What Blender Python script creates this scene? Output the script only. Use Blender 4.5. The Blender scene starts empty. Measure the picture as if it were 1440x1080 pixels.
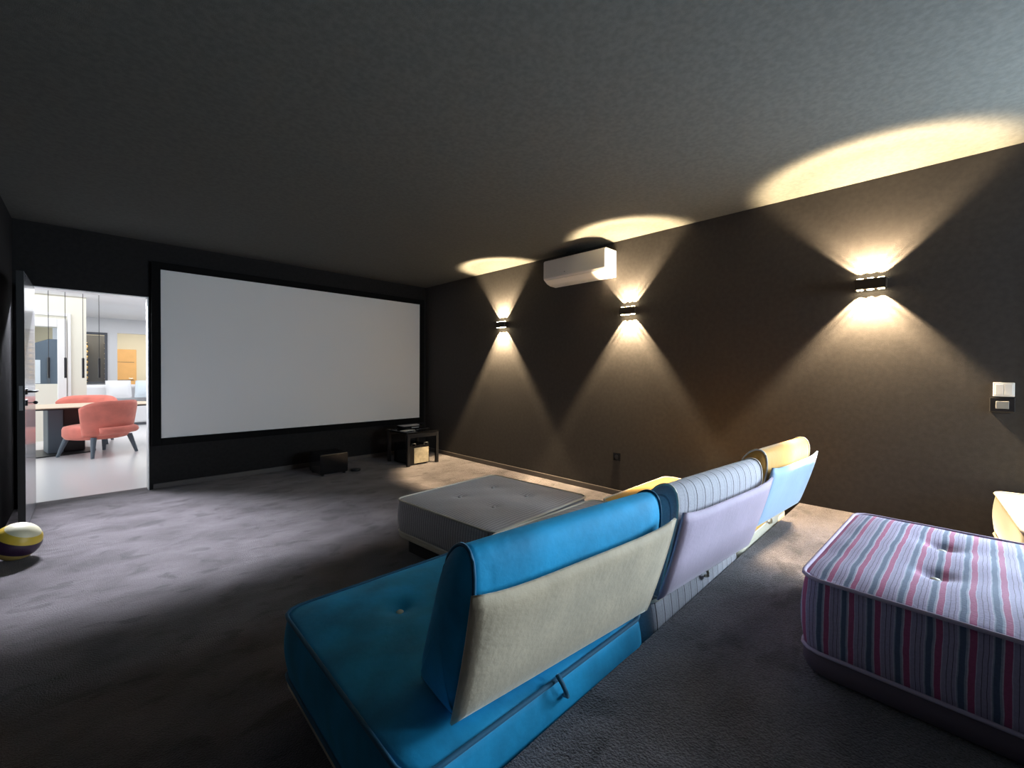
import bpy, bmesh, math, random
from mathutils import Vector, Matrix
random.seed(7)
scene = bpy.context.scene
COL = scene.collection
PI = math.pi

# ------------------------------------------------------------------ camera
F_PX, V0, YAW, PITCH, ROLL = 600.518, 531.48, 0.7817, -0.0122, -0.0058
CAM_H = 1.235
def setup_camera():
    s, c = math.sin(YAW), math.cos(YAW)
    R0, F0, U0 = Vector((c, -s, 0)), Vector((s, c, 0)), Vector((0, 0, 1))
    F = F0*math.cos(PITCH) + U0*math.sin(PITCH)
    U = -F0*math.sin(PITCH) + U0*math.cos(PITCH)
    R = R0*math.cos(ROLL) - U*math.sin(ROLL)
    UP = R0*math.sin(ROLL) + U*math.cos(ROLL)
    cd = bpy.data.cameras.new('camera'); co = bpy.data.objects.new('camera', cd); COL.objects.link(co)
    m = Matrix((R, UP, -F)).transposed().to_4x4(); m.translation = Vector((0, 0, CAM_H))
    co.matrix_world = m
    cd.sensor_fit = 'HORIZONTAL'; cd.sensor_width = 36.0
    cd.lens = F_PX/1440*36.0
    cd.shift_y = -(540-V0)/1440
    cd.clip_start = .05
    scene.camera = co
setup_camera()

# ------------------------------------------------------------------ colour management, world, large lights
vs = scene.view_settings
vs.view_transform = 'Standard'; vs.look = 'None'; vs.gamma = 1.0; vs.use_curve_mapping = False
vs.exposure = 0.0
wd = bpy.data.worlds.new('sky'); scene.world = wd; wd.use_nodes = True
wd.node_tree.nodes['Background'].inputs[0].default_value = (.62, .80, 1, 1)
wd.node_tree.nodes['Background'].inputs[1].default_value = 1.0

def area(name, loc, target, sx, sy, power, color, spread=PI):
    l = bpy.data.lights.new(name, 'AREA'); l.shape = 'RECTANGLE'; l.size = sx; l.size_y = sy
    l.energy = power; l.color = color; l.spread = spread
    o = bpy.data.objects.new(name, l); COL.objects.link(o); o.location = loc
    d = Vector(target) - Vector(loc); o.rotation_euler = d.to_track_quat('-Z', 'Y').to_euler()
    return o
WIN = (-1.50, -.37, .65, 1.95)         # window in the right wall just outside the frame: y0, y1, z0, z1
WINF = (2.9, 3.7, .9, 2.15)            # window in the front wall: x0, x1, z0, z1
FRONT_Y = -2.6
area('daylight_side', (3.80+.06, (WIN[0]+WIN[1])/2, (WIN[2]+WIN[3])/2), (0, (WIN[0]+WIN[1])/2, (WIN[2]+WIN[3])/2), WIN[1]-WIN[0], WIN[3]-WIN[2], 190, (.66, .84, 1))
area('daylight_front', ((WINF[0]+WINF[1])/2, FRONT_Y-.06, (WINF[2]+WINF[3])/2), ((WINF[0]+WINF[1])/2, 5, (WINF[2]+WINF[3])/2), WINF[1]-WINF[0], WINF[3]-WINF[2], 100, (.70, .85, 1))
area('lounge_strip_light', (-.15, 6.72, 2.545), (.30, 2.7, 0), .8, .10, 190, (.86, .88, 1), math.radians(75))
area('lounge_ceiling_light', (.3, 11.0, 2.54), (.3, 11.0, 0), 5, 6.5, 165, (.95, .97, 1))
area('hall_fill_light', (1.2, 16.9, 2.5), (1.2, 17.4, 0), 1.4, 1.4, 75, (1, .90, .74))  # added fill that brightens the oak door and end wall, no fixture
area('rack_fill_light', (-.05, 15.5, 2.4), (-.05, 16.3, 1.5), .8, .1, 14, (1, .85, .6))  # added fill that brightens the wine shelves
area('lounge_patio_light', (-3.4, 9.5, 1.4), (2, 9.8, 1.0), 5, 2.2, 80, (.88, .95, 1))

# ------------------------------------------------------------------ materials
def mat(name, col, rough=.7, sheen=0, sheen_rough=.4, sheen_tint=(1, 1, 1), metal=0, bump=0, bscale=200, var=0, vscale=6, spec=.5, coat=0, emit=None, estr=0, col2=None):
    m = bpy.data.materials.new(name); m.use_nodes = True
    nt = m.node_tree; N, L = nt.nodes, nt.links; b = N['Principled BSDF']
    b.inputs['Base Color'].default_value = (*col, 1)
    b.inputs['Roughness'].default_value = rough; b.inputs['Metallic'].default_value = metal
    b.inputs['Specular IOR Level'].default_value = spec
    b.inputs['Sheen Weight'].default_value = sheen; b.inputs['Sheen Roughness'].default_value = sheen_rough
    b.inputs['Sheen Tint'].default_value = (*sheen_tint, 1)
    b.inputs['Coat Weight'].default_value = coat
    if emit: b.inputs['Emission Color'].default_value = (*emit, 1); b.inputs['Emission Strength'].default_value = estr
    tc = N.new('ShaderNodeTexCoord')
    if var or col2:
        n = N.new('ShaderNodeTexNoise'); n.inputs['Scale'].default_value = vscale; n.inputs['Detail'].default_value = 5
        L.new(tc.outputs['Object'], n.inputs['Vector'])
        mx = N.new('ShaderNodeMix'); mx.data_type = 'RGBA'
        c2 = col2 or tuple(min(1, c*(1+var)) for c in col)
        c1 = col if col2 else tuple(c*(1-var) for c in col)
        mx.inputs['A'].default_value = (*c1, 1); mx.inputs['B'].default_value = (*c2, 1)
        mr = N.new('ShaderNodeMapRange'); mr.inputs['From Min'].default_value = .35; mr.inputs['From Max'].default_value = .65
        L.new(n.outputs['Fac'], mr.inputs['Value']); L.new(mr.outputs['Result'], mx.inputs['Factor'])
        L.new(mx.outputs['Result'], b.inputs['Base Color'])
    if bump:
        n2 = N.new('ShaderNodeTexNoise'); n2.inputs['Scale'].default_value = bscale; n2.inputs['Detail'].default_value = 3
        L.new(tc.outputs['Object'], n2.inputs['Vector'])
        bp = N.new('ShaderNodeBump'); bp.inputs['Strength'].default_value = bump; bp.inputs['Distance'].default_value = .01
        L.new(n2.outputs['Fac'], bp.inputs['Height']); L.new(bp.outputs['Normal'], b.inputs['Normal'])
    return m

def stripes(name, axis, period, stops, rough=.8, sheen=.3, bump=.25, wob=.0):
    """woven stripes: colour chosen by the object coordinate along one axis; stops = [(pos, colour)]"""
    m = mat(name, (.5, .5, .5), rough, sheen=sheen)
    nt = m.node_tree; N, L = nt.nodes, nt.links; b = N['Principled BSDF']
    tc = N.new('ShaderNodeTexCoord'); sp = N.new('ShaderNodeSeparateXYZ'); L.new(tc.outputs['Object'], sp.inputs[0])
    nz = N.new('ShaderNodeTexNoise'); nz.inputs['Scale'].default_value = 9; L.new(tc.outputs['Object'], nz.inputs['Vector'])
    ma = N.new('ShaderNodeMath'); ma.operation = 'MULTIPLY_ADD'; ma.inputs[1].default_value = wob
    L.new(nz.outputs['Fac'], ma.inputs[0]); L.new(sp.outputs[axis], ma.inputs[2])
    dv = N.new('ShaderNodeMath'); dv.operation = 'DIVIDE'; dv.inputs[1].default_value = period; L.new(ma.outputs[0], dv.inputs[0])
    ad = N.new('ShaderNodeMath'); ad.operation = 'ADD'; ad.inputs[1].default_value = 100; L.new(dv.outputs[0], ad.inputs[0])
    fr = N.new('ShaderNodeMath'); fr.operation = 'FRACT'; L.new(ad.outputs[0], fr.inputs[0])
    cr = N.new('ShaderNodeValToRGB'); cr.color_ramp.interpolation = 'CONSTANT'
    e = cr.color_ramp.elements
    e[0].position = 0; e[0].color = (*stops[0][1], 1); e[1].position = stops[1][0]; e[1].color = (*stops[1][1], 1)
    for p, c in stops[2:]:
        x = e.new(p); x.color = (*c, 1)
    L.new(fr.outputs[0], cr.inputs[0])
    # thread-level variation
    n2 = N.new('ShaderNodeTexNoise'); n2.inputs['Scale'].default_value = 160; L.new(tc.outputs['Object'], n2.inputs['Vector'])
    mx = N.new('ShaderNodeMix'); mx.data_type = 'RGBA'; mx.blend_type = 'MULTIPLY'; mx.inputs['Factor'].default_value = .35
    L.new(cr.outputs[0], mx.inputs['A'])
    L.new(n2.outputs['Fac'], mx.inputs['B'])
    L.new(mx.outputs['Result'], b.inputs['Base Color'])
    bp = N.new('ShaderNodeBump'); bp.inputs['Strength'].default_value = bump; bp.inputs['Distance'].default_value = .004
    L.new(n2.outputs['Fac'], bp.inputs['Height']); L.new(bp.outputs['Normal'], b.inputs['Normal'])
    return m

def carpet_mat():
    m = mat('carpet', (.1, .09, .09), .95, sheen=.35, sheen_rough=.5)
    nt = m.node_tree; N, L = nt.nodes, nt.links; b = N['Principled BSDF']; b.inputs['Specular IOR Level'].default_value = .1
    tc = N.new('ShaderNodeTexCoord')
    mp = N.new('ShaderNodeMapping'); mp.inputs['Scale'].default_value = (1, 1.5, 1); mp.inputs['Rotation'].default_value = (0, 0, .6)
    L.new(tc.outputs['Object'], mp.inputs['Vector'])
    n1 = N.new('ShaderNodeTexNoise'); n1.inputs['Scale'].default_value = 2.6; n1.inputs['Detail'].default_value = 6; n1.inputs['Roughness'].default_value = .6; n1.inputs['Distortion'].default_value = .25
    L.new(mp.outputs[0], n1.inputs['Vector'])
    cr = N.new('ShaderNodeValToRGB'); e = cr.color_ramp.elements
    e[0].position = .30; e[0].color = (.078, .066, .071, 1); e[1].position = .66; e[1].color = (.215, .190, .205, 1)
    L.new(n1.outputs['Fac'], cr.inputs[0])
    # trodden marks: short darker dents in the pile
    n3 = N.new('ShaderNodeTexNoise'); n3.inputs['Scale'].default_value = 5.5; n3.inputs['Detail'].default_value = 3; n3.inputs['Distortion'].default_value = .5
    L.new(mp.outputs[0], n3.inputs['Vector'])
    m3 = N.new('ShaderNodeMapRange'); m3.inputs['From Min'].default_value = .57; m3.inputs['From Max'].default_value = .66; m3.inputs['To Min'].default_value = 1; m3.inputs['To Max'].default_value = .55
    L.new(n3.outputs['Fac'], m3.inputs[0])
    x3 = N.new('ShaderNodeMix'); x3.data_type = 'RGBA'; x3.blend_type = 'MULTIPLY'; x3.inputs['Factor'].default_value = 1
    L.new(cr.outputs[0], x3.inputs['A']); L.new(m3.outputs[0], x3.inputs['B'])
    n2 = N.new('ShaderNodeTexNoise'); n2.inputs['Scale'].default_value = 170; n2.inputs['Detail'].default_value = 3
    L.new(tc.outputs['Object'], n2.inputs['Vector'])
    mx = N.new('ShaderNodeMix'); mx.data_type = 'RGBA'; mx.blend_type = 'MULTIPLY'; mx.inputs['Factor'].default_value = .6
    mr = N.new('ShaderNodeMapRange'); mr.inputs['From Min'].default_value = .3; mr.inputs['From Max'].default_value = .7; mr.inputs['To Min'].default_value = .35; mr.inputs['To Max'].default_value = 1.5
    L.new(n2.outputs['Fac'], mr.inputs[0])
    L.new(x3.outputs['Result'], mx.inputs['A']); L.new(mr.outputs[0], mx.inputs['B']); L.new(mx.outputs['Result'], b.inputs['Base Color'])
    bp = N.new('ShaderNodeBump'); bp.inputs['Strength'].default_value = 1; bp.inputs['Distance'].default_value = .018
    ad = N.new('ShaderNodeMath'); ad.operation = 'MULTIPLY_ADD'; ad.inputs[1].default_value = 1.2
    L.new(n1.outputs['Fac'], ad.inputs[0]); L.new(n2.outputs['Fac'], ad.inputs[2])
    L.new(ad.outputs[0], bp.inputs['Height']); L.new(bp.outputs['Normal'], b.inputs['Normal'])
    return m

M = {}
M['carpet'] = carpet_mat()
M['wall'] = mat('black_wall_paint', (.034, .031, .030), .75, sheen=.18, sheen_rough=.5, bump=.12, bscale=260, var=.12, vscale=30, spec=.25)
M['wallshade'] = mat('shaded_matte_wall_paint', (.017, .016, .016), .85, bump=.12, bscale=260, var=.12, vscale=30, spec=.15)  # darker copy of the wall paint; shade of back and left walls in its colour
M['ceil'] = mat('dark_ceiling_paint', (.098, .100, .092), .85, bump=.15, bscale=240, var=.10, vscale=40, spec=.2)
M['skirt'] = mat('black_gloss_skirting', (.10, .09, .085), .3)
M['frame_black'] = mat('black_felt_frame', (.006, .006, .006), .9, spec=.1)
M['screen'] = mat('screen_cloth', (.80, .785, .76), .9, spec=.1)
M['white'] = mat('white_plastic', (.80, .80, .78), .35)
M['offwhite'] = mat('white_paint', (.78, .78, .77), .6)
M['black'] = mat('black_plastic', (.010, .010, .011), .35)
M['blackgloss'] = mat('black_gloss', (.008, .008, .009), .12)
M['leaf'] = mat('lacquered_door_leaf', (.22, .22, .23), .24, coat=.3)
M['edge'] = mat('dark_door_edge', (.010, .010, .010), .6)
M['steel'] = mat('brushed_steel', (.45, .45, .45), .35, metal=1)
M['grey'] = mat('grey_plastic', (.22, .23, .23), .5)
M['blue'] = mat('blue_velvet', (.006, .33, .62), .75, sheen=.4, sheen_rough=.35, sheen_tint=(.10, .60, 1), bump=.12, bscale=45, var=.25, vscale=5)
M['blue_pipe'] = mat('blue_piping', (.008, .10, .19), .7, sheen=.5, sheen_tint=(.3, .7, 1))
M['cream'] = mat('cream_fabric', (.62, .57, .44), .85, sheen=.3, bump=.2, bscale=300)
M['cream_pipe'] = mat('cream_piping', (.72, .68, .58), .8)
M['tan'] = mat('tan_velvet', (.58, .46, .31), .7, sheen=.6, sheen_tint=(1, .95, .85), bump=.15, bscale=60, var=.12, vscale=7)
M['lilac'] = mat('lilac_velvet', (.46, .36, .47), .7, sheen=.6, sheen_tint=(1, .9, 1), bump=.1, bscale=60, var=.08, vscale=5)
M['sky'] = mat('pale_blue_velvet', (.28, .44, .66), .7, sheen=.6, sheen_tint=(.8, .9, 1), bump=.1, bscale=60, var=.08, vscale=5)
M['orange'] = mat('orange_velvet', (.66, .34, .065), .7, sheen=.5, sheen_tint=(1, .88, .7), bump=.1, bscale=60, var=.08, vscale=5)
M['yellow'] = mat('yellow_velvet', (.74, .42, .06), .7, sheen=.6, sheen_tint=(1, .85, .5), bump=.1, bscale=60, var=.08, vscale=5)
M['mustard'] = mat('mustard_velvet', (.22, .17, .085), .7, sheen=.6, sheen_tint=(.9, 1, 1), bump=.1, bscale=60)
M['mustard_pipe'] = mat('pale_piping', (.42, .40, .30), .8)
M['plinth'] = mat('dark_base_fabric', (.02, .018, .018), .9)
M['button'] = mat('cream_button', (.80, .74, .58), .5)
W_, K_ = (.55, .53, .58), (.05, .04, .05)
M['stripe_bw'] = stripes('pale_striped_weave', 'X', .062, [(0, W_), (.52, (.30, .28, .32)), (.56, W_), (.82, K_), (.90, (.60, .58, .62))])
M['stripe_grey'] = stripes('grey_striped_weave', 'Y', .022, [(0, (.58, .55, .57)), (.5, (.33, .31, .33)), (.75, (.70, .67, .69))], bump=.35)
PK, SL, LV = (.50, .11, .24), (.12, .15, .25), (.46, .38, .55)
M['stripe_pink'] = stripes('pink_striped_weave', 'Y', .062, [(0, LV), (.10, (.08, .05, .08)), (.12, LV), (.26, (.66, .58, .72)), (.29, PK), (.50, (.68, .58, .70)), (.54, (.38, .40, .52)), (.60, SL), (.78, (.38, .40, .52)), (.82, (.66, .58, .72)), (.85, LV), (.94, (.10, .06, .10)), (.96, LV)], wob=.012, sheen=.08)
M['pink_pipe'] = mat('mauve_piping', (.50, .40, .52), .8)
M['mauve'] = mat('mauve_fabric', (.14, .10, .13), .85)

# ------------------------------------------------------------------ helpers
def link(name, me, m, parent=None, loc=None, smooth=False):
    o = bpy.data.objects.new(name, me); COL.objects.link(o)
    if m is not None: me.materials.append(m)
    if smooth:
        for p in me.polygons: p.use_smooth = True
    if parent is not None: o.parent = parent
    if loc is not None: o.location = loc
    return o
def mesh(name, verts, faces):
    me = bpy.data.meshes.new(name); me.from_pydata([tuple(v) for v in verts], [], faces)
    bm = bmesh.new(); bm.from_mesh(me); bmesh.ops.recalc_face_normals(bm, faces=bm.faces); bm.to_mesh(me); bm.free()
    return me
def tag(o, label, cat, group=None):
    o['label'] = label; o['category'] = cat
    if group: o['group'] = group
    return o
def thing(name, label, cat, loc=(0, 0, 0), rz=0, group=None):
    o = bpy.data.objects.new(name, None); COL.objects.link(o); o.location = loc; o.rotation_euler = (0, 0, rz)
    o.empty_display_size = .1
    return tag(o, label, cat, group)
def struct(o): o['kind'] = 'structure'; return o

class MB:
    def __init__(s): s.v = []; s.f = []
    def box(s, x0, x1, y0, y1, z0, z1):
        b = len(s.v)
        s.v += [(x0, y0, z0), (x1, y0, z0), (x1, y1, z0), (x0, y1, z0), (x0, y0, z1), (x1, y0, z1), (x1, y1, z1), (x0, y1, z1)]
        s.f += [(b, b+3, b+2, b+1), (b+4, b+5, b+6, b+7), (b, b+1, b+5, b+4), (b+1, b+2, b+6, b+5), (b+2, b+3, b+7, b+6), (b+3, b, b+4, b+7)]
        return s
    def tube(s, pts, r, n=8, closed=False, r2=None):
        pts = [Vector(p) for p in pts]; k = len(pts); b = len(s.v)
        for i, p in enumerate(pts):
            if closed: t = pts[(i+1) % k] - pts[i-1]
            else: t = pts[min(i+1, k-1)] - pts[max(i-1, 0)]
            t.normalize(); up = Vector((0, 0, 1)) if abs(t.z) < .9 else Vector((1, 0, 0))
            a = t.cross(up).normalized(); c = a.cross(t)
            rr = r if r2 is None else r + (r2-r)*i/max(1, k-1)
            for j in range(n):
                w = 2*PI*j/n; s.v.append(tuple(p + (a*math.cos(w) + c*math.sin(w))*rr))
        for i in range(k if closed else k-1):
            for j in range(n):
                a0 = b + i*n + j; a1 = b + i*n + (j+1) % n; q = b + ((i+1) % k)*n
                s.f.append((a0, a1, q+(j+1) % n, q+j))
        if not closed:
            s.f.append(tuple(b+j for j in range(n))); s.f.append(tuple(b+(k-1)*n+j for j in reversed(range(n))))
        return s
    def lathe(s, prof, n=20, c=(0, 0, 0), axis='Z'):
        b = len(s.v)
        for r, z in prof:
            for j in range(n):
                w = 2*PI*j/n; x, y = r*math.cos(w), r*math.sin(w)
                p = (x, y, z) if axis == 'Z' else ((z, x, y) if axis == 'X' else (x, z, y))
                s.v.append((p[0]+c[0], p[1]+c[1], p[2]+c[2]))
        k = len(prof)
        for i in range(k-1):
            for j in range(n): s.f.append((b+i*n+j, b+i*n+(j+1) % n, b+(i+1)*n+(j+1) % n, b+(i+1)*n+j))
        s.f.append(tuple(b+j for j in range(n))); s.f.append(tuple(b+(k-1)*n+j for j in range(n)))
        return s
    def rings(s, rings, cap0=True, cap1=True):
        b = len(s.v); n = len(rings[0])
        for r in rings: s.v += [tuple(p) for p in r]
        for i in range(len(rings)-1):
            for j in range(n): s.f.append((b+i*n+j, b+i*n+(j+1) % n, b+(i+1)*n+(j+1) % n, b+(i+1)*n+j))
        if cap0: s.f.append(tuple(b+j for j in range(n)))
        if cap1: s.f.append(tuple(b+(len(rings)-1)*n+j for j in range(n)))
        return s
    def build(s, name, m, parent=None, loc=None, smooth=False, bevel=0, seg=2):
        o = link(name, mesh(name, s.v, s.f), m, parent, loc, smooth)
        if bevel:
            md = o.modifiers.new('bevel', 'BEVEL'); md.width = bevel; md.segments = seg; md.limit_method = 'ANGLE'; md.angle_limit = .6
        return o
def box(name, m, x0, x1, y0, y1, z0, z1, parent=None, bevel=0):
    return MB().box(x0, x1, y0, y1, z0, z1).build(name, m, parent, bevel=bevel)

def rrect(w, d, r, n=112):
    """n points evenly spaced round a rounded rectangle"""
    L = [(w-2*r), PI*r/2, (d-2*r), PI*r/2]*2; P = sum(L); out = []
    for i in range(n):
        t = P*i/n; k = 0
        while t > L[k]: t -= L[k]; k += 1
        if k == 0: p = (-w/2+r+t, -d/2)
        elif k == 2: p = (w/2, -d/2+r+t)
        elif k == 4: p = (w/2-r-t, d/2)
        elif k == 6: p = (-w/2, d/2-r-t)
        else:
            cx, cy, a0 = {1: (w/2-r, -d/2+r, -PI/2), 3: (w/2-r, d/2-r, 0), 5: (-w/2+r, d/2-r, PI/2), 7: (-w/2+r, -d/2+r, PI)}[k]
            a = a0 + t/r; p = (cx+r*math.cos(a), cy+r*math.sin(a))
        out.append(p)
    return out

# ------------------------------------------------------------------ cinema room shell
XL, XR, YB, H = -.47, 3.80, 5.77, 2.567
PZ, PY = .267, .745                     # platform height and the line of its front edge
DX0, DX1, DH = -.42, .444, 1.992        # doorway
T = .16
struct(box('floor', M['carpet'], XL-.1, XR+.1, PY-.05, YB+T-.01, -.1, 0))
struct(box('floor_platform', M['carpet'], XL-.1, XR+.1, FRONT_Y-.1, PY, -.1, PZ))
struct(box('ceiling', M['ceil'], XL-.1, XR+.1, FRONT_Y-.1, YB+T, H, H+.1))
wy0, wy1, wz0, wz1 = WIN
struct(MB().box(XR, XR+.12, wy1, YB+T, -.1, H).box(XR, XR+.12, FRONT_Y-.1, wy0, -.1, H).box(XR, XR+.12, wy0, wy1, -.1, wz0).box(XR, XR+.12, wy0, wy1, wz1, H).build('wall_right', M['wall']))
struct(MB().box(XR-.01, XR+.05, wy0, wy0+.05, wz0, wz1).box(XR-.01, XR+.05, wy1-.05, wy1, wz0, wz1).box(XR-.01, XR+.05, wy0+.05, wy1-.05, wz0, wz0+.05).box(XR-.01, XR+.05, wy0+.05, wy1-.05, wz1-.05, wz1).build('window_4', M['offwhite']))
struct(box('wall_left', M['wallshade'], XL-.12, XL, FRONT_Y-.1, YB+T, -.1, H))
struct(MB().box(XL, DX0, YB, YB+T, -.1, H).box(DX1, XR, YB, YB+T, -.1, H).box(DX0, DX1, YB, YB+T, DH, H).build('wall_back', M['wallshade']))
x0, x1, z0, z1 = WINF
struct(MB().box(XL, x0, FRONT_Y-.1, FRONT_Y, 0, H).box(x1, XR, FRONT_Y-.1, FRONT_Y, 0, H).box(x0, x1, FRONT_Y-.1, FRONT_Y, 0, z0).box(x0, x1, FRONT_Y-.1, FRONT_Y, z1, H).build('wall_front', M['wall']))
# white window frame (behind the photographer)
wf = struct(MB().box(x0, x0+.05, FRONT_Y-.05, FRONT_Y+.02, z0, z1).box(x1-.05, x1, FRONT_Y-.05, FRONT_Y+.02, z0, z1).box(x0+.05, x1-.05, FRONT_Y-.05, FRONT_Y+.02, z0, z0+.05).box(x0+.05, x1-.05, FRONT_Y-.05, FRONT_Y+.02, z1-.05, z1).build('window_1', M['offwhite']))
struct(box('baseboard_right', M['skirt'], XR-.02, XR, PY, YB-.015, 0, .056, bevel=.004))
struct(box('baseboard_back', M['skirt'], DX1+.03, XR, YB-.015, YB, 0, .056, bevel=.004))
# door lining
jl = struct(MB().box(DX1-.008, DX1+.0, YB-.012, YB+T, 0, DH).box(DX0, DX0+.008, YB+.0, YB+T, 0, DH).box(DX0+.008, DX1-.008, YB-.0, YB+T, DH-.008, DH).build('trim_1', M['offwhite']))
# ------------------------------------------------------------------ open door leaf
def door_leaf():
    lx0, lx1, y0, y1 = -.378, -.338, 4.86, 5.745
    d = struct(box('door_1', M['leaf'], lx0+.002, lx1, y0+.002, y1, .012, 1.975))
    e = box('door_edge', M['edge'], lx0, lx1-.001, y0, y0+.004, .012, 1.976, d); e['label'] = 'dark narrow door edge'
    p = box('lock_plate', M['steel'], lx0+.010, lx1-.010, y0-.0015, y0+.002, .93, 1.115, d)
    for z in (1.07, .985):
        MB().lathe([(.024, 0), (.024, .009), (.02, .011)], 18, (lx1, y0+.055, z), 'X').build('rosette', M['black'], d, smooth=False)
    MB().tube([(lx1+.008, y0+.055, 1.07), (lx1+.042, y0+.055, 1.07), (lx1+.050, y0+.065, 1.07), (lx1+.052, y0+.17, 1.07)], .009, 10).build('door_handle', M['black'], d, smooth=True)
    k = MB().box(lx1+.010, lx1+.045, y0+.050, y0+.060, .982, .989).lathe([(.002, .0), (.013, .002), (.013, .006), (.002, .008)], 14, (lx1+.05, y0+.051, .985), 'Y').build('key', M['black'], d)
door_leaf()

# ------------------------------------------------------------------ projection screen
def screen():
    sx0, sx1, sz0, sz1 = .538, 3.659, .531, 2.2845; b = .075; y = YB-.04
    t = thing('projection_screen', 'large blank white projection screen in a black frame on the back wall', 'screen', ((sx0+sx1)/2, y, (sz0+sz1)/2))
    w, h = (sx1-sx0)/2, (sz1-sz0)/2
    box('screen_surface', M['screen'], -w, w, 0, .008, -h, h, t)
    MB().box(-w-b, -w, -.012, .04, -h-b, h+b).box(w, w+b, -.012, .04, -h-b, h+b).box(-w, w, -.012, .04, h, h+b).box(-w, w, -.012, .04, -h-b, -h).build('screen_frame', M['frame_black'], t, bevel=.003)
screen()

# ------------------------------------------------------------------ wall sconces (each carries its own six spots)
LED = mat('lit_led_lens', (1, .9, .7), .3, emit=(1, .80, .48), estr=60)
SCON = mat('bronze_black_metal', (.035, .026, .018), .45, metal=.4)
def spot(parent, x, y, z, up, half, watts):
    l = bpy.data.lights.new('sconce_spot', 'SPOT'); l.energy = watts; l.color = (1, .73, .43)
    l.spot_size = 2*half*1.12; l.spot_blend = 0; l.shadow_soft_size = .004
    # beam profile of the lens: even core, brighter rim, short soft edge
    l.use_nodes = True; nt = l.node_tree; N, L = nt.nodes, nt.links; em = N['Emission']
    tc = N.new('ShaderNodeTexCoord'); sp = N.new('ShaderNodeSeparateXYZ'); L.new(tc.outputs['Normal'], sp.inputs[0])
    ab = N.new('ShaderNodeMath'); ab.operation = 'ABSOLUTE'; L.new(sp.outputs['Z'], ab.inputs[0])
    ac = N.new('ShaderNodeMath'); ac.operation = 'ARCCOSINE'; L.new(ab.outputs[0], ac.inputs[0])
    dv = N.new('ShaderNodeMath'); dv.operation = 'DIVIDE'; dv.inputs[1].default_value = half*1.12; L.new(ac.outputs[0], dv.inputs[0])
    cr = N.new('ShaderNodeValToRGB'); e = cr.color_ramp.elements
    e[0].position = 0; e[0].color = (.55, .55, .55, 1); e[1].position = 1; e[1].color = (0, 0, 0, 1)
    for p, v in ((.70, .60), (.80, .85), (.855, 1), (.90, .62), (.95, .16)):
        x_ = e.new(p); x_.color = (v, v, v, 1)
    L.new(dv.outputs[0], cr.inputs[0])
    lf = N.new('ShaderNodeLightFalloff'); lf.inputs['Strength'].default_value = 1; lf.inputs['Smooth'].default_value = .012
    mu = N.new('ShaderNodeMath'); mu.operation = 'MULTIPLY'; L.new(cr.outputs[0], mu.inputs[0]); L.new(lf.outputs['Quadratic'], mu.inputs[1])
    L.new(mu.outputs[0], em.inputs['Strength'])
    o = bpy.data.objects.new('sconce_spot', l); COL.objects.link(o); o.parent = parent
    o.location = (x, y, z); o.rotation_euler = (PI if up else 0, 0, 0)
def sconce(y, label, half_up, half_dn, pw):
    t = thing('wall_sconce', label, 'wall lamp', (XR, y, 1.85), 0, 'up and down wall sconces')
    lb_ = box('lamp_body', SCON, -.066, -.008, -.085, .085, -.036, .036, t, bevel=.006)
    box('back_plate', SCON, -.008, 0, -.06, .06, -.028, .028, t)
    for dy in (-.055, 0, .055):
        for up in (1, -1):
            MB().lathe([(.019, 0), (.019, .003*up), (.001, .0035*up)], 16, (-.040, dy, .036*up)).build('lens', LED, lb_, smooth=True)
            spot(t, -.036, dy, .0415*up, up > 0, half_up if up > 0 else half_dn, pw*.92 if up > 0 else pw*1.4)
sconce(3.99, 'bronze up and down wall sconce nearest the screen corner, left of the air conditioner', math.radians(36), math.radians(34), 175)
sconce(2.18, 'middle up and down wall sconce, lit, just right of the air conditioner', math.radians(38), math.radians(35), 185)
sconce(.35, 'largest looking wall sconce with wide light fans, above the pink striped ottoman', math.radians(43), math.radians(40), 200)

# ------------------------------------------------------------------ air conditioner
def aircon():
    prof = [(0, 2.475), (-.185, 2.475), (-.205, 2.465), (-.212, 2.45), (-.212, 2.275), (-.205, 2.262), (-.150, 2.224), (-.10, 2.21), (0, 2.206)]
    y0, y1 = 2.337, 3.13
    t = thing('air_conditioner', 'white split air conditioner mounted high on the right wall', 'air conditioner', (XR, (y0+y1)/2, 2.206))
    hw = (y1-y0)/2
    r = [[(x, s*hw, z-2.206) for x, z in prof] for s in (-1, 1)]
    MB().rings(r).build('housing', M['white'], t, bevel=.006, seg=2)
    MB().box(-.2135, -.212, -hw+.012, hw-.012, .070, .255).build('front_panel', M['white'], t, bevel=.0007)
    a = Vector((-.199, 0, .050)); b = Vector((-.135, 0, .012)); n = Vector((-.5, 0, -.86))*.003
    v = [(p.x+q.x, y, p.z+q.z) for q in (Vector((0, 0, 0)), n) for p in (a, b) for y in (-hw+.03, hw-.03)]
    link('louvre', mesh('louvre', v, [(0, 1, 3, 2), (4, 6, 7, 5), (0, 2, 6, 4), (1, 5, 7, 3), (0, 4, 5, 1), (2, 3, 7, 6)]), M['white'], t)
    MB().lathe([(.005, 0), (.005, -.003), (.003, -.004)], 12, (-.2135, .10, .105), 'X').build('indicator_dot', M['grey'], t)
aircon()

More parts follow.
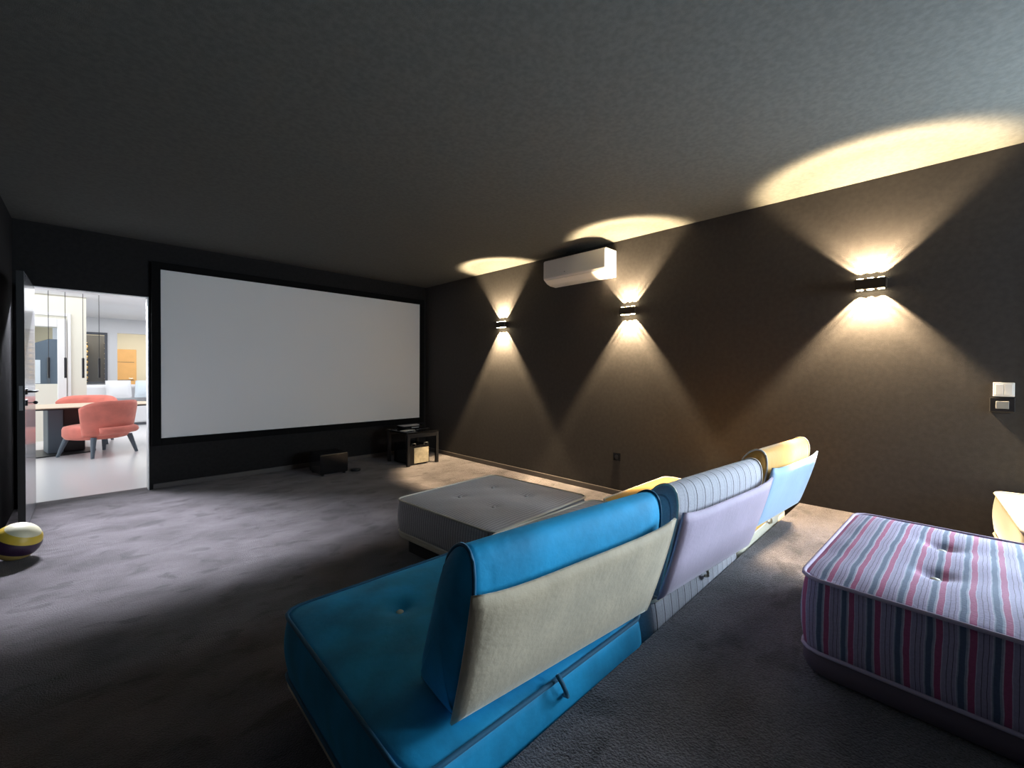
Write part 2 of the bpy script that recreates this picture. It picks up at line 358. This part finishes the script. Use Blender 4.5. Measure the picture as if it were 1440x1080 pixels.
# ------------------------------------------------------------------ switches and socket
t = thing('light_switch', 'white double light switch plate on the right wall above a black one', 'switch', (XR, -.254, 1.153))
box('switch_plate', M['white'], -.009, 0, -.042, .042, -.041, .041, t, bevel=.003)
for y0 in (-.034, .001): box('rocker', M['white'], -.013, -.009, y0, y0+.033, -.031, .031, t, bevel=.002)
t = thing('wall_control', 'black wall control plate with grey centre below the white light switch', 'switch', (XR, -.249, 1.063))
box('control_plate', M['black'], -.012, 0, -.049, .049, -.042, .042, t, bevel=.003)
box('control_button', M['grey'], -.016, -.012, -.026, .026, -.022, .022, t, bevel=.002)
t = thing('power_socket', 'small black power socket low on the right wall behind the sofa', 'socket', (XR, 2.31, .39))
box('socket_plate', M['blackgloss'], -.012, 0, -.04, .04, -.04, .04, t, bevel=.003)
MB().lathe([(.022, 0), (.022, -.003), (.018, -.0035)], 18, (-.012, 0, 0), 'X').build('socket_insert', M['black'], t)

# ------------------------------------------------------------------ upholstered floor cushions
def mattress(parent, w, d, z0, z1, crown, m, pipe, under, base, side=None, bt=M['button'], low=.055, plinth=.0, spacing=.165, dimple=.022):
    P = rrect(w, d, .06); N = len(P)
    def sc(off): return [(x*(1+2*off/w), y*(1+2*off/d)) for x, y in P]
    zu = z0 + plinth                       # underside band runs zu..zl, cushion zl..z1
    zl = zu + low
    rings = []
    for k in range(8):
        t = k/7; rings.append([(x, y, zl + (z1-zl)*t) for x, y in sc(.012*math.sin(PI*t))])
    bl = [(sx*spacing, sy*spacing) for sx in (-1, 1) for sy in (-1, 1)]
    nr = 34
    for j in range(1, nr+1):
        s = 1 - (j/nr)**1.0*.985
        ring = []
        for x, y in P:
            px, py = x*s, y*s
            z = z1 + crown*(1-s**5)
            for bx, by in bl:
                r2 = (px-bx)**2 + (py-by)**2
                z -= dimple*math.exp(-r2/.0016) + dimple*.45*math.exp(-r2/.012)
            z += .002*math.sin(px*23+py*7)*math.sin(py*19)
            ring.append((px, py, z))
        rings.append(ring)
    cu = MB().rings(rings).build('cushion', m, parent, smooth=True)
    for z in (z1+.001, zl+.002):
        MB().tube([(x, y, z) for x, y in sc(.004)], .0065, 8, True).build('piping', pipe, cu, smooth=True)
    ur = []
    for t, off in ((0, -.02), (.15, -.006), (.5, .004), (.85, .003), (1, -.008)):
        ur.append([(x, y, zu+.002 + (zl-zu-.002)*t) for x, y in sc(off)])
    MB().rings(ur).build('underside', under, parent, smooth=True)
    if plinth:
        MB().rings([[(x, y, z) for x, y in sc(-.045)] for z in (z0, zu+.004)]).build('plinth', base, parent)
    for bx, by in bl:
        zb = z1 + crown - dimple*1.45
        MB().lathe([(.001, -.004), (.013, -.002), (.014, .002), (.010, .006), (.001, .008)], 14, (bx, by, zb+.001)).build('button', bt, cu, smooth=True)

def strap(parent, y, z, m):
    MB().tube([(-.018, y, z+.055), (-.014, y-.016, z+.035), (-.004, y-.020, z+.01), (.008, y-.016, z-.01), (.016, y, z-.02)], .007, 8).build('strap', m, parent, smooth=True)

def seat(label, loc, rz, w, d, m, pipe, under, bt, st, low=.055):
    t = thing('sofa_module', label, 'sofa seat', (*loc, 0), rz, 'low sofa seats in a row along the platform')
    mattress(t, w, d, 0, .362, .026, m, pipe, under, M['plinth'], bt=bt, plinth=.09, low=low)
    strap(t, -d/2-.012, .33, st)
    return t
seat('blue velvet low sofa seat, leftmost of the row, under the blue and tan backrest', (.965, 1.215), math.radians(-1.5), .95, .90, M['blue'], M['blue_pipe'], M['cream'], M['button'], M['blue_pipe'])
seat('striped low sofa seat in the middle of the row behind the grey ottoman', (1.985, 1.225), 0, .97, .92, M['stripe_bw'], M['cream_pipe'], M['cream'], M['button'], M['cream'])
seat('yellow velvet low sofa seat with cream lower sides at the wall end of the row', (2.985, 1.20), 0, .97, .88, M['yellow'], M['cream_pipe'], M['cream'], M['button'], M['cream'], .225)

BACKP = [(.170, .0), (.178, .02), (.170, .07), (.145, .14), (.103, .25), (.064, .355), (.034, .402), (-.005, .430), (-.042, .428), (-.062, .395), (-.064, .33), (-.045, .23), (-.012, .09), (.004, .02), (.012, .0)]
def dense(pts, k=4):
    out = []; n = len(pts)
    for i in range(n):
        p0, p1, p2, p3 = [Vector(pts[(i+j-1) % n]) for j in range(4)]
        for a in range(k):
            t = a/k
            q = .5*((2*p1)+(-p0+p2)*t+(2*p0-5*p1+4*p2-p3)*t*t+(-p0+3*p1-3*p2+p3)*t**3)
            out.append((q.x, q.y))
    return out
def backrest(label, loc, rz, L, m, pipe, flap_m):
    t = thing('bolster_cushion', label, 'backrest', (*loc, .391), rz, 'loose backrests standing on the sofa seats')
    P = dense(BACKP); cx = sum(p[0] for p in P)/len(P); cz = sum(p[1] for p in P)/len(P)
    rings = []
    def sec(x, s, wr=0):
        return [(x + wr*.0, cx+(py-cx)*s, max(0, cz+(pz-cz)*s) if s > .98 else cz+(pz-cz)*s) for py, pz in P]
    h = L/2
    for dx, s in ((-.030, .10), (-.029, .35), (-.026, .60), (-.019, .82), (-.009, .94), (0, 1.0)): rings.append(sec(-h-dx*-1+.0, s))
    nx = 40
    for i in range(1, nx):
        x = -h + L*i/nx; e = min(i, nx-i)/nx
        pf = .012*(1-math.exp(-e*9))
        wrk = .004*math.exp(-e*14)*math.sin(i*2.1)
        rings.append([(x, cx+(py-cx)*(1+(pf+wrk*math.sin(pz*40))/.11), (cz+(pz-cz)*(1+(pf*.35)/.22)) if pz > .03 else max(0, pz)) for py, pz in P])
    for dx, s in ((0, 1.0), (.009, .94), (.019, .82), (.026, .60), (.029, .35), (.030, .10)): rings.append(sec(h+dx, s))
    bo = MB().rings(rings).build('bolster', m, t, smooth=True)
    for sx in (-1, 1):
        MB().tube([(sx*h, cx+(py-cx)*1.01, max(.004, cz+(pz-cz)*1.01)) for py, pz in P], .005, 6, True).build('piping', pipe, bo, smooth=True)
    # padded flap hanging behind: a thin pillow with pinched corners
    nu, nv = 24, 12; V = []; Fc = []
    A, B = Vector((.006, 0)), Vector((-.098, .342)); nrm = Vector((-(B-A).y, (B-A).x)).normalized()
    for side in (1, -1):
        for j in range(nv+1):
            for i in range(nu+1):
                u, v = i/nu*2-1, j/nv*2-1
                edge = (1-abs(u)**6)*(1-abs(v)**6)
                th = .004 + .015*edge**.5
                q = A + (B-A)*(j/nv)
                q = q + nrm*side*th + nrm*(-.004*math.sin(3*u+1.3)*(1-v*v))
                x = u*(h+.026)*(1+.012*abs(u)*v)
                V.append((x, q.x-.006, max(.002, q.y + .020*(abs(u)**5-.35)*max(0, v)**2)))
    S = (nu+1)*(nv+1)
    for s in (0, 1):
        for j in range(nv):
            for i in range(nu):
                a = s*S+j*(nu+1)+i; Fc.append((a, a+1, a+nu+2, a+nu+1))
    def br(a, b): Fc.append((a, b, b+S, a+S))
    for i in range(nu): br(i, i+1); br(nv*(nu+1)+i, nv*(nu+1)+i+1)
    for j in range(nv): br(j*(nu+1), (j+1)*(nu+1)); br(j*(nu+1)+nu, (j+1)*(nu+1)+nu)
    link('back_flap', mesh('back_flap', V, Fc), flap_m, t, smooth=True)
    return t
backrest('blue velvet backrest with a tan padded back, nearest the camera', (1.01, .775), math.radians(-6), .76, M['blue'], M['blue_pipe'], M['tan'])
backrest('grey striped backrest with a lilac padded back in the middle of the sofa', (1.90, .700), math.radians(-5), .765, M['stripe_bw'], M['cream_pipe'], M['lilac'])
backrest('orange velvet backrest with a pale blue padded back by the right wall', (2.93, .690), math.radians(-4.5), .715, M['orange'], M['cream_pipe'], M['sky'])

t = thing('ottoman', 'square grey striped floor ottoman in front of the sofa', 'ottoman', (2.02, 2.215, 0), math.radians(3.5), 'square tufted ottomans')
mattress(t, .96, .94, 0, .355, .020, M['stripe_grey'], M['cream_pipe'], M['cream'], M['plinth'], plinth=.09, bt=M['stripe_grey'], low=.05, dimple=.011)
t = thing('ottoman', 'square pink and slate striped ottoman on the platform at lower right', 'ottoman', (2.085, -.165, PZ), math.radians(-2.5), 'square tufted ottomans')
mattress(t, .93, .92, 0, .316, .024, M['stripe_pink'], M['pink_pipe'], M['mauve'], M['plinth'], low=.085)
t = thing('ottoman', 'yellow ottoman with cream piping cut off by the right photo edge, by the wall', 'ottoman', (3.285, -.70, PZ), math.radians(2.3), 'square tufted ottomans')
mattress(t, .92, .92, 0, .295, .020, M['mustard'], M['mustard_pipe'], M['mustard'], M['plinth'], low=.062)

# ------------------------------------------------------------------ ball
def ball():
    m = mat('ball_panels', (.75, .55, .06), .4)
    nt = m.node_tree; N, L = nt.nodes, nt.links; b = N['Principled BSDF']
    tc = N.new('ShaderNodeTexCoord'); sp = N.new('ShaderNodeSeparateXYZ'); L.new(tc.outputs['Object'], sp.inputs[0])
    mr = N.new('ShaderNodeMapRange'); mr.inputs['From Min'].default_value = -.12; mr.inputs['From Max'].default_value = .12
    L.new(sp.outputs['Z'], mr.inputs[0])
    cr = N.new('ShaderNodeValToRGB'); cr.color_ramp.interpolation = 'CONSTANT'; e = cr.color_ramp.elements
    e[0].position = 0; e[0].color = (.035, .014, .03, 1); e[1].position = .06; e[1].color = (.60, .42, .12, 1)
    for p, c in ((.33, (.03, .012, .035)), (.64, (.66, .46, .05)), (.82, (.72, .68, .48))):
        x = e.new(p); x.color = (*c, 1)
    L.new(mr.outputs[0], cr.inputs[0]); L.new(cr.outputs[0], b.inputs['Base Color'])
    t = thing('ball', 'yellow, cream and dark purple banded ball on the carpet by the open door', 'ball', (-.335, 4.235, .118))
    me = bpy.data.meshes.new('ball_shell'); bm = bmesh.new(); bmesh.ops.create_uvsphere(bm, u_segments=48, v_segments=32, radius=.118)
    for v in bm.verts:
        for zc in (-.105, -.041, .034, .077):
            d = abs(v.co.z-zc)
            if d < .004: v.co *= .985
    bm.to_mesh(me); bm.free()
    o = link('ball_shell', me, m, t, smooth=True); o.rotation_euler = (math.radians(14), math.radians(24), 0)
ball()

# ------------------------------------------------------------------ corner table with equipment
def corner_table():
    x0, x1, y0, y1, z = 2.935, 3.42, 4.87, 5.40, .445
    cx, cy = (x0+x1)/2, (y0+y1)/2
    t = thing('side_table', 'low black open frame table in the corner below the screen', 'table', (cx, cy, 0))
    w, d = (x1-x0)/2, (y1-y0)/2
    box('table_top', M['blackgloss'], -w, w, -d, d, z-.022, z, t, bevel=.003)
    for sx in (-1, 1):
        for sy in (-1, 1):
            box('leg', M['black'], min(sx*w, sx*(w-.04)), max(sx*w, sx*(w-.04)), min(sy*d, sy*(d-.04)), max(sy*d, sy*(d-.04)), 0, z-.022, t, bevel=.003)
    box('apron', M['black'], -w+.04, w-.04, -d+.006, -d+.026, z-.075, z-.022, t)
    box('apron', M['black'], -w+.04, w-.04, d-.026, d-.006, z-.075, z-.022, t)
    # subwoofer-like cabinet under it
    s = thing('speaker_cabinet', 'black cabinet with a pale front panel under the corner table', 'speaker', (cx-.02, cy-.01, 0))
    box('cabinet_body', M['blackgloss'], -.16, .14, -.21, .20, .012, .262, s, bevel=.006)
    box('front_panel', mat('pale_front', (.30, .27, .20), .6, var=.2, vscale=20), -.10, .125, -.218, -.21, .022, .228, s, bevel=.003)
    for sx in (-.13, .10):
        for sy in (-.17, .16): MB().lathe([(.015, 0), (.015, .012)], 12, (sx, sy, 0)).build('foot', M['black'], s)
    for k, (x, zz) in enumerate(((-.10, .285), (.09, .285))):
        MB().tube([(x-.03, -.205, .2625), (x-.03, -.205, zz), (x+.03, -.205, zz), (x+.03, -.205, .2625)], .006, 8).build('handle', M['steel'], s, smooth=True)
    # things on top
    p = thing('media_player', 'flat black media box lying at the back of the corner table', 'media box', (cx+.05, cy+.12, z))
    box('casing', M['blackgloss'], -.17, .15, -.10, .10, .004, .045, p, bevel=.004)
    box('display', M['grey'], -.06, .06, -.102, -.10, .015, .033, p)
    for sx in (-.14, .12):
        for sy in (-.08, .08): box('foot', M['black'], sx-.01, sx+.01, sy-.01, sy+.01, 0, .004, p)
    q = tag(box('paper', M['offwhite'], -.07, .11, -.05, .05, 0, .003), 'white paper leaflet lying on the corner table', 'paper'); q.location = (cx-.13, cy-.05, z); q.rotation_euler = (0, 0, .3)
    for k, (xx, yy, a, lb) in enumerate(((cx+.02, cy-.13, .5, 'black remote control near the front edge of the corner table'), (cx+.12, cy-.11, .1, 'second black remote control, right hand one on the corner table'))):
        r = thing('remote_control', lb, 'remote control', (xx, yy, z), a, 'remote controls on the corner table')
        box('remote_body', M['black'], -.075, .075, -.02, .02, 0, .016, r, bevel=.005)
        for i in range(5): box('key_row', M['steel'], -.06+i*.024, -.048+i*.024, -.012, .012, .016, .018, r)
corner_table()
t = thing('subwoofer', 'black box subwoofer on the carpet below the screen', 'speaker', (2.09, 5.30, 0))
box('cabinet', M['blackgloss'], -.165, .165, -.19, .17, .02, .255, t, bevel=.012)
for sx in (-.13, .13):
    for sy in (-.15, .13): MB().lathe([(.018, 0), (.018, .02)], 12, (sx, sy, 0)).build('foot', M['black'], t)
tag(MB().lathe([(.001, 0), (.06, 0), (.065, .012), (.055, .024), (.02, .028), (.001, .028)], 24, (0, 0, 0)).build('hub_puck', M['black'], None, (2.37, 5.16, 0), smooth=True), 'small round black puck on the carpet beside the subwoofer', 'puck')

# ------------------------------------------------------------------ lounge beyond the doorway
LZ = 2.56; LY0 = YB+T
M['lfloor'] = mat('pale_polished_floor', (.74, .74, .75), .22)
M['lwall'] = mat('cream_wall', (.74, .72, .62), .7)
M['lwhite'] = mat('white_wall', (.80, .81, .84), .7)
M['coral'] = mat('coral_velvet', (.70, .20, .15), .8, sheen=.5, sheen_tint=(1, .7, .6), var=.1, vscale=8)
M['legs'] = mat('blue_grey_wood', (.10, .13, .16), .5)
M['oak'] = mat('orange_oak', (.80, .48, .20), .5, var=.03, vscale=5)
M['charcoal'] = mat('charcoal', (.10, .11, .13), .6)
M['walnut'] = mat('dark_metal', (.02, .02, .022), .4)
M['topwood'] = mat('pale_oak_top', (.62, .50, .36), .4)
M['linen'] = mat('white_linen', (.82, .82, .84), .85)
M['pillow'] = mat('pale_blue_linen', (.66, .74, .80), .85)
struct(box('floor_lounge', M['lfloor'], -4, 5, LY0-.01, 19, -.1, 0))
struct(box('ceiling_lounge', M['lwhite'], -4, 5, LY0, 19, LZ, LZ+.1))
struct(box('wall_lounge_left', M['lwhite'], -4.1, -4, LY0, 19, 0, LZ))
struct(box('wall_lounge_right', M['lwhite'], 5, 5.1, LY0, 19, 0, LZ))
struct(MB().box(-4, -.60, LY0-.01, LY0+.02, 0, LZ).box(XR+.12, 5, LY0-.01, LY0+.02, 0, LZ).build('wall_lounge_near', M['lwhite']))
# cream partition with a moulded glazed opening
px0, px1, pz0, pz1 = -1.35, -.363, .99, 1.99
struct(MB().box(-4, px0, 11, 11.15, 0, LZ).box(px1, -.02, 11, 11.15, 0, LZ).box(px0, px1, 11, 11.15, pz1, LZ).box(px0, px1, 11, 11.15, 0, pz0).build('wall_lounge_partition', M['lwall']))
struct(MB().box(-1.55, px0+.03, 10.96, 11, 0, 2.14).box(px1-.02, -.27, 10.95, 11, 0, 2.14).box(px0+.03, px1-.02, 10.95, 11, pz1, 2.14).build('trim_2', M['offwhite'], bevel=.01))
struct(MB().box(-.26, -.215, 10.97, 11, 0, 2.24).box(-1.55, -.26, 10.97, 11, 2.19, 2.24).build('trim_3', M['offwhite'], bevel=.006))
pane = MB().box(px0, px1, 11.06, 11.066, pz0, pz1).build('window_2', None); struct(pane)
gm = mat('clear_glass', (.9, .97, 1), .02); gm.node_tree.nodes['Principled BSDF'].inputs['Transmission Weight'].default_value = 1; gm.node_tree.nodes['Principled BSDF'].inputs['IOR'].default_value = 1.1
pane.data.materials.append(gm)
# added shapes behind the glazing that imitate the kitchen reflection in the glass
an = thing('glass_reflection', 'dark blue gabled shape imitating the reflection in the glazed opening', 'reflection imitation', (-1.0, 13.5, 0))
MB().rings([[(-1.2, y, 0), (.65, y, 0), (.65, y, 1.90), (.40, y, 1.90), (-1.2, y, 1.15)] for y in (0, .2)]).build('reflection_gable', mat('reflection_slate', (.12, .15, .19), .7), an)
MB().box(-.10, .28, -.02, 0, .95, 1.45).build('reflection_window', M['lwhite'], an)
MB().box(.38, .42, -.03, 0, .7, 1.5).build('reflection_post', M['charcoal'], an)
# far white wall, niche and oak door
fy = 15.0
struct(MB().box(-.6, -.45, fy, fy+.15, 0, LZ).box(.353, .537, fy, fy+.15, 0, LZ).box(-.45, .353, fy, fy+.15, 2.19, LZ).box(-.45, .353, fy, fy+.15, 0, .915).box(1.6, 5, fy, fy+.15, 0, LZ).box(.537, 1.6, fy, fy+.15, 2.20, LZ).build('wall_lounge_far', M['lwhite']))
struct(box('wall_lounge_end', M['lwall'], -4, 5, 18.5, 18.6, 0, LZ))
d2 = struct(box('door_2', M['oak'], .30, 1.115, 18.44, 18.5, 0, 1.91, bevel=.01))
MB().tube([(1.02, 18.43, .98), (1.02, 18.38, .98), (.93, 18.38, .98)], .012, 8).build('door_handle', M['steel'], d2)
MB().box(.36, 1.06, 18.43, 18.44, .92, .935).box(.36, 1.06, 18.43, 18.44, 1.5, 1.51).build('door_groove', M['charcoal'], d2)
w3 = struct(MB().box(-.45, .353, fy-.03, fy+.02, 2.13, 2.19).box(-.45, .353, fy-.03, fy+.02, .90, .945).box(.30, .353, fy-.03, fy+.02, .945, 2.13).box(-.45, -.40, fy-.03, fy+.02, .945, 2.13).build('window_3', M['charcoal']))
# wine rack behind it
wr = thing('wine_rack', 'dark wine rack with lit bottle rows behind the black framed interior window', 'wine rack', (-.05, 16.2, 0))
box('rack_back', M['charcoal'], -.5, .6, .3, .34, 0, 2.2, wr)
for k in range(9):
    for xx in (-.10, .37): box('shelf', M['topwood'], xx, xx+.14, 0, .3, .85+k*.14, .87+k*.14, wr)
for k in range(8):
    for j, xx in enumerate((-.09, -.01, .38, .46)):
        o = MB().lathe([(.030, 0), (.032, .10), (.012, .14), (.012, .19)], 10, (0, 0, 0), 'Y').build('wine_bottle', mat('bottle_gold', (.75, .55, .22), .3) if k+j == 0 else bpy.data.materials['bottle_gold'], None, (-.05+xx+.03, 16.21, .903+k*.14), True)
        tag(o, 'wine bottle lying in the lit rack behind the interior window', 'bottle', 'bottles in the wine rack')
# sofa
sf = thing('sofa', 'long white sofa against the far side of the lounge', 'sofa', (1.2, 13.3, 0))
box('sofa_base', M['charcoal'], -1.35, 1.6, -.42, .42, 0, .05, sf)
box('sofa_seat_block', M['linen'], -1.4, 1.65, -.45, .45, .05, .50, sf, bevel=.05)
box('sofa_back', M['linen'], -1.4, 1.65, .25, .5, .45, .90, sf, bevel=.06)
def pillow(x, y, z, s, rot, m, label):
    me = bpy.data.meshes.new('pillow'); bm = bmesh.new(); bmesh.ops.create_grid(bm, x_segments=12, y_segments=12, size=s)
    top = list(bm.verts)
    geo = bmesh.ops.duplicate(bm, geom=bm.faces[:])
    new = [g for g in geo['geom'] if isinstance(g, bmesh.types.BMVert)]
    for sg, vs_ in ((1, top), (-1, new)):
        for v in vs_:
            e = max(0, (1-(v.co.x/s)**2)*(1-(v.co.y/s)**2)); v.co.z = sg*.12*e**.5
    bmesh.ops.remove_doubles(bm, verts=bm.verts, dist=.001); bm.to_mesh(me); bm.free()
    o = link('pillow', me, m, None, (x, y, z), True); o.rotation_euler = rot
    tag(o, label, 'pillow', 'pillows on the white sofa')
pillow(.50, 13.36, .80, .22, (math.radians(68), 0, .1), M['linen'], 'white pillow on the sofa, left of the pale blue pillows')
pillow(1.0, 13.36, .80, .22, (math.radians(64), 0, -.15), M['pillow'], 'pale blue pillow on the sofa next to the white one')
pillow(1.5, 13.36, .80, .22, (math.radians(66), 0, .2), M['pillow'], 'pale blue pillow at the doorway side of the sofa')
# pendants
for x, y, zb, lb in ((-.40, 9.0, 1.12, 'thin black pendant lamp, leftmost of the four over the table'), (-.234, 9.0, 1.121, 'thin black pendant lamp, second from left over the table'), (-.052, 9.0, 1.12, 'thin black pendant lamp, third from left over the table'), (.12, 9.0, 1.125, 'thin black pendant lamp, rightmost of the four over the table')):
    t = thing('pendant_lamp', lb, 'pendant lamp', (x, y, zb), 0, 'pendant lamps over the dining table')
    MB().lathe([(.014, 0), (.014, .29), (.006, .30)], 12).build('lamp_tube', M['walnut'], t)
    MB().tube([(0, 0, .30), (0, 0, LZ-zb)], .004, 6).build('cord', M['walnut'], t)
    MB().lathe([(.03, LZ-zb-.02), (.03, LZ-zb)], 12).build('canopy', M['walnut'], t)
# dining table
def dining_table():
    t = thing('dining_table', 'long oval dining table with pale top and dark slab base', 'dining table', (-.35, 9.32, 0), math.radians(10))
    P = []
    for i in range(64):
        a = 2*PI*i/64; c, s = math.cos(a), math.sin(a)
        P.append((1.25*math.copysign(abs(c)**.7, c), .50*math.copysign(abs(s)**.7, s)))
    MB().rings([[(x*k, y*k, z) for x, y in P] for k, z in ((.97, .668), (1, .678), (1, .688))]).build('table_edge', M['walnut'], t)
    MB().rings([[(x*k, y*k, z) for x, y in P] for k, z in ((1, .6885), (1, .698), (.99, .702))]).build('table_top', M['topwood'], t)
    MB().box(-.10, .06, -.16, .20, .015, .667).build('base_slab', M['legs'], t, bevel=.01)
    MB().box(.063, .30, -.11, .16, .015, .667).build('base_slab', M['walnut'], t, bevel=.01)
    MB().rings([[(x*.42-.1, y*.8, z) for x, y in P] for z in (0, .014)]).build('base_plate', M['walnut'], t)
dining_table()
def dining_chair(label, loc, rz):
    t = thing('dining_chair', label, 'chair', (*loc, 0), rz, 'coral dining chairs')
    n = 36
    # seat: thick rounded oval pad (front is +Y)
    rings = []
    for z, s in ((.245, .80), (.255, .92), (.30, 1.0), (.39, 1.0), (.425, .96), (.44, .80), (.445, .4), (.445, .05)):
        rings.append([(.30*s*math.cos(2*PI*i/n), .05+.31*s*math.sin(2*PI*i/n), z) for i in range(n)])
    MB().rings(rings).build('seat', M['coral'], t, smooth=True)
    # wrap-around back, higher in the middle and flaring outwards
    V = []; Fc = []; nu, nv = 28, 10
    for side in (0, 1):
        for j in range(nv+1):
            for i in range(nu+1):
                u = i/nu*2-1; v = j/nv; a = -PI/2 + u*1.12
                top = .80 - .10*abs(u)**4; z = .30 + (top-.30)*v
                rr = .295 + .055*v + (.018 if side == 0 else -.045)*(1-(2*v-1)**6*.75)*(1-abs(u)**8*.8)
                V.append((rr*1.02*math.cos(a), .02+rr*.95*math.sin(a), z))
    S = (nu+1)*(nv+1)
    for s in (0, 1):
        for j in range(nv):
            for i in range(nu):
                q = s*S+j*(nu+1)+i; Fc.append((q, q+1, q+nu+2, q+nu+1))
    def br(a, b): Fc.append((a, b, b+S, a+S))
    for i in range(nu): br(i, i+1); br(nv*(nu+1)+i, nv*(nu+1)+i+1)
    for j in range(nv): br(j*(nu+1), (j+1)*(nu+1)); br(j*(nu+1)+nu, (j+1)*(nu+1)+nu)
    link('backrest', mesh('backrest', V, Fc), M['coral'], t, smooth=True)
    # lower lumbar roll on the outside
    pts = [(.335*math.cos(a), .02+.325*math.sin(a), .37) for a in [(-PI/2-.62)+1.24*i/12 for i in range(13)]]
    MB().tube(pts, .055, 12).build('lumbar_roll', M['coral'], t, smooth=True)
    for sx in (-1, 1):
        for sy in (-1, 1):
            MB().tube([(sx*.20, .02+sy*.19, .28), (sx*.25, .03+sy*.25, 0)], .030, 10, r2=.017).build('leg', M['legs'], t)
    t.scale = (1.2, 1.2, 1)
    return t
ch = dining_chair('coral tub dining chair with its back to the doorway', (.125, 8.72), math.radians(36))
dining_chair('coral tub dining chair on the far side of the dining table', (-.03, 10.2), math.radians(172))
